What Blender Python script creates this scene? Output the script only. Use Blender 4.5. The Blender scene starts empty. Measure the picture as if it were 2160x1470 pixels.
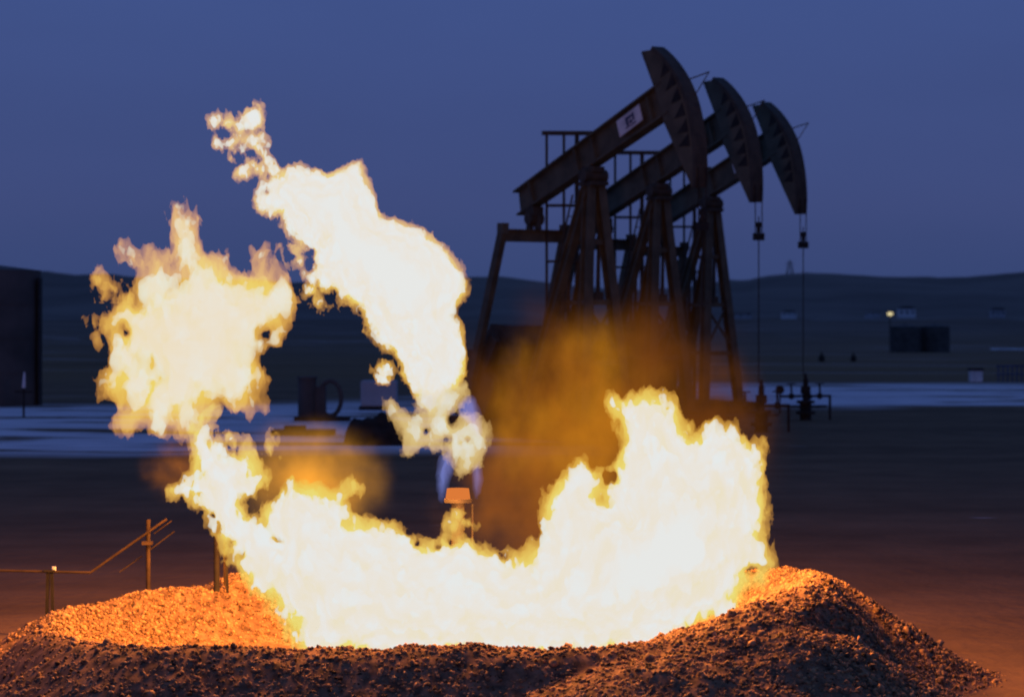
import bpy, math, random
import numpy as np

# ------------------------------------------------------------------ camera, sky, light, exposure
scene = bpy.context.scene
COL = scene.collection
F, EYE, HOR = 5070.0, 2.9, 665.0          # focal length in photo pixels, eye height, horizon row
PW, PH = 2160.0, 1470.0

cam_d = bpy.data.cameras.new('camera')
cam = bpy.data.objects.new('camera', cam_d)
COL.objects.link(cam)
cam.location = (0, 0, EYE)
cam.rotation_euler = (math.radians(90), 0, 0)
cam_d.sensor_width = 36.0
cam_d.lens = 36.0 * F / PW
cam_d.shift_y = -(PH / 2 - HOR) / PW
cam_d.clip_end = 20000
cam_d.clip_start = 0.5
cam_d.dof.use_dof = True
cam_d.dof.focus_distance = 19.0
cam_d.dof.aperture_fstop = 2.5
scene.camera = cam

world = bpy.data.worlds.new('World')
scene.world = world
world.use_nodes = True
wn = world.node_tree
wn.nodes.clear()
w_out = wn.nodes.new('ShaderNodeOutputWorld')
w_bg = wn.nodes.new('ShaderNodeBackground')
w_sky = wn.nodes.new('ShaderNodeTexSky')
w_sky.sky_type = 'NISHITA'
w_sky.sun_disc = False
w_sky.sun_elevation = math.radians(-4.0)
w_sky.sun_rotation = math.radians(150)
w_sky.altitude = 600
w_sky.air_density = 1.0
w_sky.dust_density = 0.6
w_sky.ozone_density = 3.0
w_mix = wn.nodes.new('ShaderNodeMixRGB')
w_mix.blend_type = 'MIX'
w_mix.inputs['Fac'].default_value = 0.85
# dusk blue of the open sky away from the sunset
w_geo = wn.nodes.new('ShaderNodeTexCoord')
w_sep = wn.nodes.new('ShaderNodeSeparateXYZ')
w_ramp = wn.nodes.new('ShaderNodeValToRGB')
wn.links.new(w_geo.outputs['Generated'], w_sep.inputs[0])
wn.links.new(w_sep.outputs['Z'], w_ramp.inputs[0])
cr = w_ramp.color_ramp
cr.elements[0].position = 0.0
cr.elements[0].color = (0.040, 0.068, 0.195, 1)
cr.elements[1].position = 0.5
cr.elements[1].color = (0.040, 0.092, 0.295, 1)
e = cr.elements.new(0.045); e.color = (0.057, 0.083, 0.235, 1)
e = cr.elements.new(0.13); e.color = (0.059, 0.098, 0.290, 1)
SKY_STRENGTH = 0.08
w_div = wn.nodes.new('ShaderNodeVectorMath'); w_div.operation = 'SCALE'
w_div.inputs['Scale'].default_value = 1.0 / SKY_STRENGTH
w_map = wn.nodes.new('ShaderNodeMapping'); w_map.inputs['Scale'].default_value = (1.0, 1.0, 3.5)
w_nz = wn.nodes.new('ShaderNodeTexNoise'); w_nz.inputs['Scale'].default_value = 6.0; w_nz.inputs['Detail'].default_value = 4
wn.links.new(w_geo.outputs['Generated'], w_map.inputs['Vector']); wn.links.new(w_map.outputs[0], w_nz.inputs['Vector'])
w_mr = wn.nodes.new('ShaderNodeMapRange'); w_mr.inputs[3].default_value = 0.96; w_mr.inputs[4].default_value = 1.04
w_mr.inputs[1].default_value = 0.25; w_mr.inputs[2].default_value = 0.75
wn.links.new(w_nz.outputs['Fac'], w_mr.inputs[0])
w_cl = wn.nodes.new('ShaderNodeVectorMath'); w_cl.operation = 'SCALE'
wn.links.new(w_ramp.outputs['Color'], w_cl.inputs[0]); wn.links.new(w_mr.outputs[0], w_cl.inputs['Scale'])
wn.links.new(w_cl.outputs['Vector'], w_div.inputs[0])
wn.links.new(w_sky.outputs['Color'], w_mix.inputs['Color1'])
wn.links.new(w_div.outputs['Vector'], w_mix.inputs['Color2'])
wn.links.new(w_mix.outputs['Color'], w_bg.inputs['Color'])
w_bg.inputs['Strength'].default_value = SKY_STRENGTH
wn.links.new(w_bg.outputs['Background'], w_out.inputs['Surface'])

scene.view_settings.view_transform = 'Standard'
scene.view_settings.look = 'None'
scene.view_settings.exposure = 0.0
scene.view_settings.gamma = 1.0
scene.render.engine = 'CYCLES'
cy = scene.cycles
cy.use_denoising = True
try:
    cy.denoiser = 'OPENIMAGEDENOISE'
except Exception:
    pass
cy.transparent_max_bounces = 128
cy.max_bounces = 5
cy.diffuse_bounces = 2
cy.glossy_bounces = 2
cy.transmission_bounces = 2
cy.volume_bounces = 0
cy.sample_clamp_indirect = 4.0
cy.caustics_reflective = False
cy.caustics_refractive = False
cy.filter_width = 1.9

random.seed(7)
RS = np.random.RandomState(11)


def P(px, py, Y):
    """point seen at photo pixel (px, py) at distance Y"""
    return ((px - PW / 2) / F * Y, Y, EYE - (py - HOR) / F * Y)


# ------------------------------------------------------------------ object helpers
def tag(o, label=None, cat=None, group=None, kind=None):
    if label: o['label'] = label
    if cat: o['category'] = cat
    if group: o['group'] = group
    if kind: o['kind'] = kind
    return o


def empty(name, loc, rz=0.0):
    o = bpy.data.objects.new(name, None)
    COL.objects.link(o)
    o.location = loc
    o.rotation_euler = (0, 0, rz)
    o.empty_display_size = 0.3
    return o


def kids(o):
    return [c for c in bpy.data.objects if c.parent == o]


def copy_tree(o, parent=None):
    cs = kids(o)
    c = o.copy()
    COL.objects.link(c)
    c.parent = parent
    for ch in cs:
        copy_tree(ch, c)
    return c


class MB:
    def __init__(s):
        s.v = []; s.f = []

    def add(s, vs, fs):
        n = len(s.v)
        s.v += [tuple(p) for p in vs]
        s.f += [tuple(i + n for i in f) for f in fs]
        return s

    def box(s, c, size, ax=None, bev=0.0):
        ax = ax or ((1, 0, 0), (0, 1, 0), (0, 0, 1))
        a = [np.array(x, float) for x in ax]
        c = np.array(c, float)
        hx, hy, hz = [d / 2 for d in size]
        vs = []
        for z in (-1, 1):
            for y in (-1, 1):
                for x in (-1, 1):
                    vs.append(c + a[0] * hx * x + a[1] * hy * y + a[2] * hz * z)
        s.add(vs, [(0, 2, 3, 1), (4, 5, 7, 6), (0, 1, 5, 4), (2, 6, 7, 3), (0, 4, 6, 2), (1, 3, 7, 5)])
        return s

    def bar(s, p, q, wa, wb, up=(0, 0, 1)):
        """rectangular bar from p to q"""
        p = np.array(p, float); q = np.array(q, float)
        d = q - p; L = np.linalg.norm(d); d /= L
        up = np.array(up, float)
        if abs(np.dot(up, d)) > 0.97: up = np.array((1.0, 0, 0))
        a = np.cross(up, d); a /= np.linalg.norm(a)
        b = np.cross(d, a)
        return s.box((p + q) / 2, (L, wa, wb), (d, a, b))

    def ibeam(s, p, q, w, h, t=0.03, up=(0, 0, 1)):
        p = np.array(p, float); q = np.array(q, float)
        d = q - p; L = np.linalg.norm(d); d /= L
        up = np.array(up, float)
        if abs(np.dot(up, d)) > 0.97: up = np.array((1.0, 0, 0))
        a = np.cross(up, d); a /= np.linalg.norm(a)
        b = np.cross(d, a)
        m = (p + q) / 2
        s.box(m, (L, t, h - 2 * t), (d, a, b))
        s.box(m + b * (h - t) / 2, (L, w, t), (d, a, b))
        s.box(m - b * (h - t) / 2, (L, w, t), (d, a, b))
        return s

    def cyl(s, p, q, r0, r1=None, n=14, caps=True):
        r1 = r0 if r1 is None else r1
        p = np.array(p, float); q = np.array(q, float)
        d = q - p; d /= np.linalg.norm(d)
        up = np.array((0, 0, 1.0)) if abs(d[2]) < 0.9 else np.array((1.0, 0, 0))
        a = np.cross(up, d); a /= np.linalg.norm(a)
        b = np.cross(d, a)
        vs = []
        for c, r in ((p, r0), (q, r1)):
            for k in range(n):
                t = 2 * math.pi * k / n
                vs.append(c + a * r * math.cos(t) + b * r * math.sin(t))
        fs = [(k, (k + 1) % n, n + (k + 1) % n, n + k) for k in range(n)]
        if caps:
            fs += [tuple(range(n))[::-1], tuple(range(n, 2 * n))]
        return s.add(vs, fs)

    def tube(s, pts, r, n=10):
        for i in range(len(pts) - 1):
            s.cyl(pts[i], pts[i + 1], r, r, n)
            if i: s.ball(pts[i], r * 1.02, 6, 8)
        return s

    def ball(s, c, r, nu=8, nv=12, sc=(1, 1, 1)):
        vs = [(c[0], c[1], c[2] - r * sc[2])]
        for i in range(1, nu):
            th = math.pi * i / nu - math.pi / 2
            for j in range(nv):
                ph = 2 * math.pi * j / nv
                vs.append((c[0] + r * sc[0] * math.cos(th) * math.cos(ph), c[1] + r * sc[1] * math.cos(th) * math.sin(ph), c[2] + r * sc[2] * math.sin(th)))
        vs.append((c[0], c[1], c[2] + r * sc[2]))
        fs = [(0, 1 + (j + 1) % nv, 1 + j) for j in range(nv)]
        for i in range(nu - 2):
            o = 1 + i * nv
            for j in range(nv):
                fs.append((o + j, o + (j + 1) % nv, o + nv + (j + 1) % nv, o + nv + j))
        o = 1 + (nu - 2) * nv
        fs += [(o + j, o + (j + 1) % nv, len(vs) - 1) for j in range(nv)]
        return s.add(vs, fs)

    def prism(s, poly, o, ax, t):
        """polygon (2-D list) in the plane ax[0],ax[1] through o, extruded +-t/2 along ax[2]"""
        o = np.array(o, float); a, b, c = [np.array(x, float) for x in ax]
        n = len(poly)
        vs = [o + a * p[0] + b * p[1] - c * t / 2 for p in poly] + [o + a * p[0] + b * p[1] + c * t / 2 for p in poly]
        fs = [tuple(range(n))[::-1], tuple(range(n, 2 * n))] + [(k, (k + 1) % n, n + (k + 1) % n, n + k) for k in range(n)]
        return s.add(vs, fs)

    def build(s, name, mat, parent=None, smooth=False, bevel=0.0):
        me = bpy.data.meshes.new(name)
        me.from_pydata([tuple(map(float, v)) for v in s.v], [], s.f)
        me.materials.append(mat)
        if smooth:
            me.shade_smooth()
            me.set_sharp_from_angle(angle=math.radians(40))
        me.update()
        o = bpy.data.objects.new(name, me)
        COL.objects.link(o)
        o.parent = parent
        if bevel > 0:
            m = o.modifiers.new('bevel', 'BEVEL'); m.width = bevel; m.segments = 2; m.limit_method = 'ANGLE'
        return o


def np_mesh(name, V, Q, mat, smooth=False):
    me = bpy.data.meshes.new(name)
    V = np.ascontiguousarray(V, np.float32); Q = np.ascontiguousarray(Q, np.int32)
    k = Q.shape[1]
    me.vertices.add(len(V)); me.vertices.foreach_set('co', V.ravel())
    me.loops.add(Q.size); me.loops.foreach_set('vertex_index', Q.ravel())
    me.polygons.add(len(Q))
    me.polygons.foreach_set('loop_start', np.arange(0, Q.size, k, dtype=np.int32))
    me.polygons.foreach_set('loop_total', np.full(len(Q), k, np.int32))
    me.update(calc_edges=True)
    if smooth: me.shade_smooth()
    me.materials.append(mat)
    o = bpy.data.objects.new(name, me)
    COL.objects.link(o)
    return o


# ------------------------------------------------------------------ materials
def N(nt, t, **kw):
    n = nt.nodes.new(t)
    for k, v in kw.items():
        if k in n.inputs: n.inputs[k].default_value = v
        else: setattr(n, k, v)
    return n


def surf_mat(name, c1, c2, scale=3.0, rough=0.8, bump=0.0, bscale=None, metal=0.0, detail=8, lo=0.35, hi=0.65, spec=0.3):
    m = bpy.data.materials.new(name); m.use_nodes = True
    nt = m.node_tree; nt.nodes.clear()
    out = N(nt, 'ShaderNodeOutputMaterial'); b = N(nt, 'ShaderNodeBsdfPrincipled')
    b.inputs['Roughness'].default_value = rough; b.inputs['Metallic'].default_value = metal
    b.inputs['Specular IOR Level'].default_value = spec
    tc = N(nt, 'ShaderNodeTexCoord')
    nz = N(nt, 'ShaderNodeTexNoise'); nz.inputs['Scale'].default_value = scale; nz.inputs['Detail'].default_value = detail
    nt.links.new(tc.outputs['Object'], nz.inputs['Vector'])
    r = N(nt, 'ShaderNodeValToRGB')
    r.color_ramp.elements[0].position = lo; r.color_ramp.elements[0].color = (*c1, 1)
    r.color_ramp.elements[1].position = hi; r.color_ramp.elements[1].color = (*c2, 1)
    nt.links.new(nz.outputs['Fac'], r.inputs[0]); nt.links.new(r.outputs[0], b.inputs['Base Color'])
    if bump:
        n2 = N(nt, 'ShaderNodeTexNoise'); n2.inputs['Scale'].default_value = bscale or scale * 4; n2.inputs['Detail'].default_value = 6
        nt.links.new(tc.outputs['Object'], n2.inputs['Vector'])
        bp = N(nt, 'ShaderNodeBump'); bp.inputs['Strength'].default_value = bump
        nt.links.new(n2.outputs['Fac'], bp.inputs['Height']); nt.links.new(bp.outputs[0], b.inputs['Normal'])
    nt.links.new(b.outputs[0], out.inputs['Surface'])
    return m


def flame_mat(name, sigma, src, extra=0.0):
    """optically thick glowing gas: per-metre absorption sigma (r,g,b), saturating at radiance src"""
    m = bpy.data.materials.new(name); m.use_nodes = True
    nt = m.node_tree; nt.nodes.clear()
    out = N(nt, 'ShaderNodeOutputMaterial')
    s0 = max(sigma)
    ab = N(nt, 'ShaderNodeVolumeAbsorption'); ab.inputs['Density'].default_value = s0
    ab.inputs['Color'].default_value = (*[1 - s / s0 for s in sigma], 1)
    em = N(nt, 'ShaderNodeEmission')
    ec = [s * c for s, c in zip(sigma, src)]
    e0 = max(ec)
    em.inputs['Color'].default_value = (*[x / e0 for x in ec], 1); em.inputs['Strength'].default_value = e0
    ad = N(nt, 'ShaderNodeAddShader')
    nt.links.new(ab.outputs[0], ad.inputs[0]); nt.links.new(em.outputs[0], ad.inputs[1])
    nt.links.new(ad.outputs[0], out.inputs['Volume'])
    return m


def glow_mat(name, col, strength, absorb=0.0):
    m = bpy.data.materials.new(name); m.use_nodes = True
    nt = m.node_tree; nt.nodes.clear()
    out = N(nt, 'ShaderNodeOutputMaterial')
    em = N(nt, 'ShaderNodeEmission'); em.inputs['Color'].default_value = (*col, 1); em.inputs['Strength'].default_value = strength
    ab = N(nt, 'ShaderNodeVolumeAbsorption'); ab.inputs['Density'].default_value = absorb; ab.inputs['Color'].default_value = (0.25, 0.12, 0.0, 1)
    ad = N(nt, 'ShaderNodeAddShader')
    nt.links.new(ab.outputs[0], ad.inputs[0]); nt.links.new(em.outputs[0], ad.inputs[1])
    nt.links.new(ad.outputs[0], out.inputs['Volume'])
    return m


def emit_mat(name, col, strength):
    m = bpy.data.materials.new(name); m.use_nodes = True
    nt = m.node_tree; nt.nodes.clear()
    out = N(nt, 'ShaderNodeOutputMaterial')
    em = N(nt, 'ShaderNodeEmission'); em.inputs['Color'].default_value = (*col, 1); em.inputs['Strength'].default_value = strength
    nt.links.new(em.outputs[0], out.inputs['Surface'])
    return m


M = {}
M['paint'] = surf_mat('jack_paint', (0.072, 0.066, 0.044), (0.125, 0.112, 0.074), 2.5, 0.75, 0.05)
M['dark'] = surf_mat('dark_steel', (0.045, 0.036, 0.025), (0.08, 0.065, 0.045), 4.0, 0.7)
M['black'] = surf_mat('black_steel', (0.015, 0.013, 0.012), (0.035, 0.03, 0.026), 4.0, 0.8)
M['rust'] = surf_mat('rusty_pipe', (0.035, 0.022, 0.013), (0.075, 0.046, 0.025), 9.0, 0.7, 0.2)
M['wood'] = surf_mat('weathered_post', (0.03, 0.022, 0.017), (0.06, 0.045, 0.035), 9.0, 0.9)
M['white'] = surf_mat('white_paint', (0.55, 0.56, 0.58), (0.78, 0.79, 0.80), 3.0, 0.6)
M['offwhite'] = surf_mat('pale_siding', (0.32, 0.33, 0.35), (0.45, 0.46, 0.48), 0.6, 0.8)
M['tank'] = surf_mat('tank_paint', (0.055, 0.052, 0.048), (0.10, 0.09, 0.082), 0.8, 0.75)
M['letter'] = surf_mat('sign_lettering', (0.03, 0.04, 0.10), (0.05, 0.06, 0.14), 4.0, 0.6)
M['roof'] = surf_mat('dark_roof', (0.03, 0.03, 0.035), (0.06, 0.055, 0.055), 2.0, 0.85)
M['cloth'] = surf_mat('blue_tarp', (0.03, 0.05, 0.12), (0.07, 0.10, 0.2), 2.0, 0.7)
M['hot'] = emit_mat('glowing_hot_steel', (1.0, 0.27, 0.055), 0.72)
M['lamp'] = emit_mat('lit_lamp', (1.0, 0.85, 0.45), 0.8)
M['stone'] = surf_mat('broken_stone', (0.055, 0.030, 0.017), (0.48, 0.28, 0.14), 18.0, 0.92, 0.3, 60, lo=0.36, hi=0.62)
M['berm'] = surf_mat('gravelly_earth', (0.085, 0.048, 0.027), (0.33, 0.18, 0.10), 11.0, 0.95, 0.9, 38, lo=0.34, hi=0.66)

# ground: dirt pad, snow streaks, dead grass by world position
gm = bpy.data.materials.new('dirt_and_snow'); gm.use_nodes = True
nt = gm.node_tree; nt.nodes.clear()
g_out = N(nt, 'ShaderNodeOutputMaterial'); g_b = N(nt, 'ShaderNodeBsdfPrincipled'); g_b.inputs['Roughness'].default_value = 0.95
g_b.inputs['Specular IOR Level'].default_value = 0.1
g_geo = N(nt, 'ShaderNodeNewGeometry'); g_sep = N(nt, 'ShaderNodeSeparateXYZ')
nt.links.new(g_geo.outputs['Position'], g_sep.inputs[0])


def L(a, b): nt.links.new(a, b)


def mth(op, a, b=None, c=None, clamp=False):
    n = N(nt, 'ShaderNodeMath'); n.operation = op; n.use_clamp = clamp
    for i, x in enumerate((a, b, c)):
        if x is None: continue
        if isinstance(x, (int, float)): n.inputs[i].default_value = x
        else: L(x, n.inputs[i])
    return n.outputs[0]


def noise_w(scale, sx=1.0, sy=1.0, detail=6, off=0.0):
    mp = N(nt, 'ShaderNodeMapping'); mp.inputs['Scale'].default_value = (sx, sy, 1); mp.inputs['Location'].default_value = (off, off, 0)
    L(g_geo.outputs['Position'], mp.inputs['Vector'])
    n = N(nt, 'ShaderNodeTexNoise'); n.inputs['Scale'].default_value = scale; n.inputs['Detail'].default_value = detail
    L(mp.outputs[0], n.inputs['Vector'])
    return n.outputs['Fac']


def band(v, a, b, c, d):
    up = N(nt, 'ShaderNodeMapRange'); up.interpolation_type = 'SMOOTHSTEP'; L(v, up.inputs[0]); up.inputs[1].default_value = a; up.inputs[2].default_value = b
    dn = N(nt, 'ShaderNodeMapRange'); dn.interpolation_type = 'SMOOTHSTEP'; L(v, dn.inputs[0]); dn.inputs[1].default_value = c; dn.inputs[2].default_value = d
    dn.inputs[3].default_value = 1; dn.inputs[4].default_value = 0
    return mth('MULTIPLY', up.outputs[0], dn.outputs[0])


X, Yc = g_sep.outputs['X'], g_sep.outputs['Y']
wob = mth('MULTIPLY', mth('SUBTRACT', noise_w(0.05, 1, 1, 3), 0.5), 34.0)
Yw = mth('ADD', Yc, wob)
snowR = mth('MULTIPLY', band(Yw, 71, 74, 96, 108), band(X, 1.0, 6.0, 900, 901))
snowL = mth('MULTIPLY', band(Yw, 48, 52, 76, 84), band(X, -900, -899, -1.0, 3.0))
streak = noise_w(0.14, 1.0, 3.0, 8, 13.0)
streak = N(nt, 'ShaderNodeMapRange').outputs[0] if False else streak
st = N(nt, 'ShaderNodeMapRange'); st.interpolation_type = 'SMOOTHSTEP'; L(streak, st.inputs[0]); st.inputs[1].default_value = 0.37; st.inputs[2].default_value = 0.49
snow = mth('MULTIPLY', mth('MAXIMUM', snowR, snowL), st.outputs[0])
# thin far snow streaks
farn = N(nt, 'ShaderNodeMapRange'); farn.interpolation_type = 'SMOOTHSTEP'; L(noise_w(0.035, 0.35, 3.0, 6, 5.0), farn.inputs[0]); farn.inputs[1].default_value = 0.60; farn.inputs[2].default_value = 0.72
snow = mth('MAXIMUM', snow, mth('MULTIPLY', band(Yc, 105, 150, 900, 1200), mth('MULTIPLY', farn.outputs[0], 0.45)))
nearp = N(nt, 'ShaderNodeMapRange'); nearp.interpolation_type = 'SMOOTHSTEP'; L(noise_w(0.8, 0.5, 1.4, 2, 40.0), nearp.inputs[0]); nearp.inputs[1].default_value = 0.74; nearp.inputs[2].default_value = 0.80
snow = mth('MAXIMUM', snow, mth('MULTIPLY', band(Yc, 24, 30, 60, 70), mth('MULTIPLY', nearp.outputs[0], 0.7)))


def ramp(v, stops):
    r = N(nt, 'ShaderNodeValToRGB')
    els = r.color_ramp.elements
    els[0].position = stops[0][0]; els[0].color = (*stops[0][1], 1)
    els[1].position = stops[-1][0]; els[1].color = (*stops[-1][1], 1)
    for p, c in stops[1:-1]:
        e = els.new(p); e.color = (*c, 1)
    L(v, r.inputs[0]); return r.outputs[0]


def mix(f, a, b):
    n = N(nt, 'ShaderNodeMixRGB'); L(f, n.inputs[0])
    for i, x in ((1, a), (2, b)):
        if isinstance(x, tuple): n.inputs[i].default_value = (*x, 1)
        else: L(x, n.inputs[i])
    return n.outputs[0]


dirt = ramp(noise_w(0.9, 1, 1, 9), [(0.3, (0.12, 0.072, 0.038)), (0.7, (0.24, 0.145, 0.078))])
dirt2 = ramp(noise_w(0.15, 0.5, 2.2, 8, 3.0), [(0.3, (0.10, 0.062, 0.034)), (0.7, (0.27, 0.165, 0.09))])
dirt = mix(mth('MULTIPLY', 0.5, 1.0), dirt, dirt2)
grass = ramp(noise_w(0.03, 0.6, 3.0, 9, 7.0), [(0.3, (0.14, 0.08, 0.036)), (0.5, (0.23, 0.135, 0.062)), (0.7, (0.16, 0.10, 0.050))])
gf = N(nt, 'ShaderNodeMapRange'); L(Yw, gf.inputs[0]); gf.inputs[1].default_value = 95; gf.inputs[2].default_value = 125
farg = N(nt, 'ShaderNodeMapRange'); L(Yc, farg.inputs[0]); farg.inputs[1].default_value = 180; farg.inputs[2].default_value = 1100
scrub = ramp(noise_w(0.008, 0.5, 1.6, 9, 31.0), [(0.35, (0.13, 0.095, 0.068)), (0.65, (0.22, 0.16, 0.12))])
grass = mix(farg.outputs[0], grass, scrub)
base = mix(gf.outputs[0], dirt, grass)
snowc = ramp(noise_w(0.5, 1, 4, 6, 21.0), [(0.3, (0.62, 0.52, 0.52)), (0.6, (0.95, 0.82, 0.82))])
base = mix(snow, base, snowc)
L(base, g_b.inputs['Base Color'])
bp = N(nt, 'ShaderNodeBump'); bp.inputs['Strength'].default_value = 0.6; bp.inputs['Distance'].default_value = 0.05
L(noise_w(5.0, 1, 1, 8), bp.inputs['Height']); L(bp.outputs[0], g_b.inputs['Normal'])
L(g_b.outputs[0], g_out.inputs['Surface'])
M['ground'] = gm
M['hill'] = surf_mat('distant_hillside', (0.13, 0.10, 0.078), (0.21, 0.165, 0.13), 0.006, 1.0, detail=10)


# ------------------------------------------------------------------ ground, hills
PROF = [(-200, 0), (0, 0), (110, 0), (250, -2.0), (533, -5.5), (1000, -4.0), (1500, 0.5), (9000, 4.0)]


def ground_z(y):
    return float(np.interp(y, [p[0] for p in PROF], [p[1] for p in PROF]))


ys = np.concatenate([np.arange(-60, 12, 12), np.arange(12, 30, 1.0), np.arange(30, 120, 3), np.geomspace(120, 1700, 40)])
nx = 61
gv, gq = [], []
for j, y in enumerate(ys):
    half = 60 + abs(y) * 1.1
    for i in range(nx):
        x = -half + 2 * half * i / (nx - 1)
        z = ground_z(y)
        if y > 40: z += 0.0009 * (y - 40) * math.sin(x * 0.06 + y * 0.045) * math.sin(y * 0.11 + 1.3)
        gv.append((x, y, z))
for j in range(len(ys) - 1):
    for i in range(nx - 1):
        a = j * nx + i
        gq.append((a, a + 1, a + nx + 1, a + nx))
tag(np_mesh('ground', gv, gq, M['ground'], True), kind='structure')

ridge_px = [-900, -200, 0, 90, 160, 230, 320, 420, 600, 800, 1000, 1060, 1120, 1200, 1320, 1450, 1540, 1575, 1590, 1620, 1700, 1780, 1860, 1940, 2000, 2060, 2160, 2500, 3200]
ridge_py = [585, 570, 576, 572, 580, 577, 590, 588, 596, 592, 588, 586, 592, 602, 612, 606, 592, 594, 588, 583, 578, 579, 583, 584, 586, 583, 577, 572, 590]
hy = [1250, 1400, 1550, 1700, 1850, 2000, 2150, 2300, 2450, 2600, 2900, 3300]
hv, hq = [], []
xs_px = np.arange(-900, 3201, 20)
rr = np.random.RandomState(5)
for j, y in enumerate(hy):
    t = min(1.0, (y - 1250) / (2450 - 1250))
    tt = t * t * (3 - 2 * t)
    for i, px in enumerate(xs_px):
        py = np.interp(px, ridge_px, ridge_py) + (rr.rand() - 0.5) * 1.5
        top = EYE + (HOR - py) / F * 2450
        z0 = ground_z(1250) - 3
        z = z0 + (top - z0) * tt + (math.sin(px * 0.011 + j * 1.3) * 2.0 + math.sin(px * 0.027 - j) * 1.0) * (4 * t * (1 - t))
        if y > 2500: z = top - (y - 2450) * 0.05
        hv.append(((px - 1080) / F * y, y, z))
nh = len(xs_px)
for j in range(len(hy) - 1):
    for i in range(nh - 1):
        a = j * nh + i
        hq.append((a, a + 1, a + nh + 1, a + nh))
tag(np_mesh('hills', hv, hq, M['hill'], True), kind='structure')


# ------------------------------------------------------------------ numeric noise and iso-surfaces
def interp_mat(n, cells):
    """n samples over 'cells' lattice cells, cubic B-spline weights"""
    t = np.linspace(0, cells, n, dtype=np.float32)
    i = np.minimum(t.astype(int), cells - 1); f = t - i
    W = np.zeros((n, cells + 3), np.float32)
    r = np.arange(n)
    W[r, i] = (1 - f) ** 3 / 6
    W[r, i + 1] = (3 * f ** 3 - 6 * f ** 2 + 4) / 6
    W[r, i + 2] = (-3 * f ** 3 + 3 * f ** 2 + 3 * f + 1) / 6
    W[r, i + 3] = f ** 3 / 6
    return W


def vnoise(shape, size, cell, rs):
    """smooth value noise over a box of 'size' metres, lattice 'cell' (3 values)"""
    Ws = []
    dims = []
    for n, s, c in zip(shape, size, cell):
        k = max(1, int(math.ceil(s / c)))
        Ws.append(interp_mat(n, k)); dims.append(k + 3)
    g = (rs.rand(*dims).astype(np.float32) - 0.5) * 3.4
    g = np.tensordot(Ws[0], g, (1, 0))
    g = np.tensordot(g, Ws[1], (1, 1)).transpose(0, 2, 1)
    g = np.tensordot(g, Ws[2], (2, 1))
    return g


def fbm(shape, size, cell, octs, rs, gain=0.55):
    out = np.zeros(shape, np.float32); a = 1.0
    for o in range(octs):
        out += a * vnoise(shape, size, [c / 2 ** o for c in cell], rs)
        a *= gain
    return out


def poly_sdf(poly, gx, gz):
    """signed distance (positive inside) of the 2-D polygon on the grid"""
    Xg, Zg = np.meshgrid(gx, gz, indexing='ij')
    best = np.full(Xg.shape, 1e9, np.float32); ins = np.zeros(Xg.shape, bool)
    n = len(poly)
    for k in range(n):
        x0, z0 = poly[k]; x1, z1 = poly[(k + 1) % n]
        dx, dz = x1 - x0, z1 - z0
        t = np.clip(((Xg - x0) * dx + (Zg - z0) * dz) / (dx * dx + dz * dz + 1e-12), 0, 1)
        d = (Xg - x0 - t * dx) ** 2 + (Zg - z0 - t * dz) ** 2
        best = np.minimum(best, d)
        if abs(dz) > 1e-9:
            c = ((z0 > Zg) != (z1 > Zg)) & (Xg < dx * (Zg - z0) / dz + x0)
            ins ^= c
    d = np.sqrt(best)
    return np.where(ins, d, -d).astype(np.float32)


def surface_nets(Fv, org, h):
    S = Fv > 0
    nx, ny, nz = S.shape
    corners = [(i, j, k) for i in (0, 1) for j in (0, 1) for k in (0, 1)]
    cnt = np.zeros((nx - 1, ny - 1, nz - 1), np.uint8)
    for (i, j, k) in corners:
        cnt += S[i:nx - 1 + i, j:ny - 1 + j, k:nz - 1 + k]
    act = (cnt > 0) & (cnt < 8)
    idx = np.full(act.shape, -1, np.int32)
    ci = np.argwhere(act)
    idx[act] = np.arange(len(ci))
    acc = np.zeros((len(ci), 3)); num = np.zeros(len(ci))
    I, J, K = ci.T
    for a in range(3):
        for (p, q) in ((0, 0), (0, 1), (1, 0), (1, 1)):
            o0 = [0, 0, 0]; oth = [x for x in range(3) if x != a]
            o0[oth[0]] = p; o0[oth[1]] = q
            o1 = list(o0); o1[a] = 1
            f0 = Fv[I + o0[0], J + o0[1], K + o0[2]]; f1 = Fv[I + o1[0], J + o1[1], K + o1[2]]
            m = (f0 > 0) != (f1 > 0)
            t = np.where(m, f0 / np.where(m, f0 - f1, 1), 0)
            pt = np.tile(np.array(o0, float), (len(ci), 1)); pt[:, a] = t
            acc[m] += pt[m]; num[m] += 1
    V = (ci + acc / num[:, None]) * h + np.array(org)
    quads = []
    for a in range(3):
        b, c = (a + 1) % 3, (a + 2) % 3
        sl0 = [slice(None)] * 3; sl1 = [slice(None)] * 3
        sl0[a] = slice(0, -1); sl1[a] = slice(1, None)
        A = S[tuple(sl0)]; B = S[tuple(sl1)]
        e = np.argwhere(A != B)
        e = e[(e[:, b] > 0) & (e[:, c] > 0) & (e[:, b] < S.shape[b] - 1) & (e[:, c] < S.shape[c] - 1)]
        e0 = e.copy(); e1 = e.copy(); e2 = e.copy(); e3 = e.copy()
        e0[:, b] -= 1; e0[:, c] -= 1; e1[:, c] -= 1; e3[:, b] -= 1
        q = np.stack([idx[tuple(x.T)] for x in (e0, e1, e2, e3)], 1)
        flip = ~A[tuple(e.T)]
        q[flip] = q[flip][:, ::-1]
        quads.append(q)
    Q = np.concatenate(quads)
    Q = Q[(Q >= 0).all(1)]
    return V, Q


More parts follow.
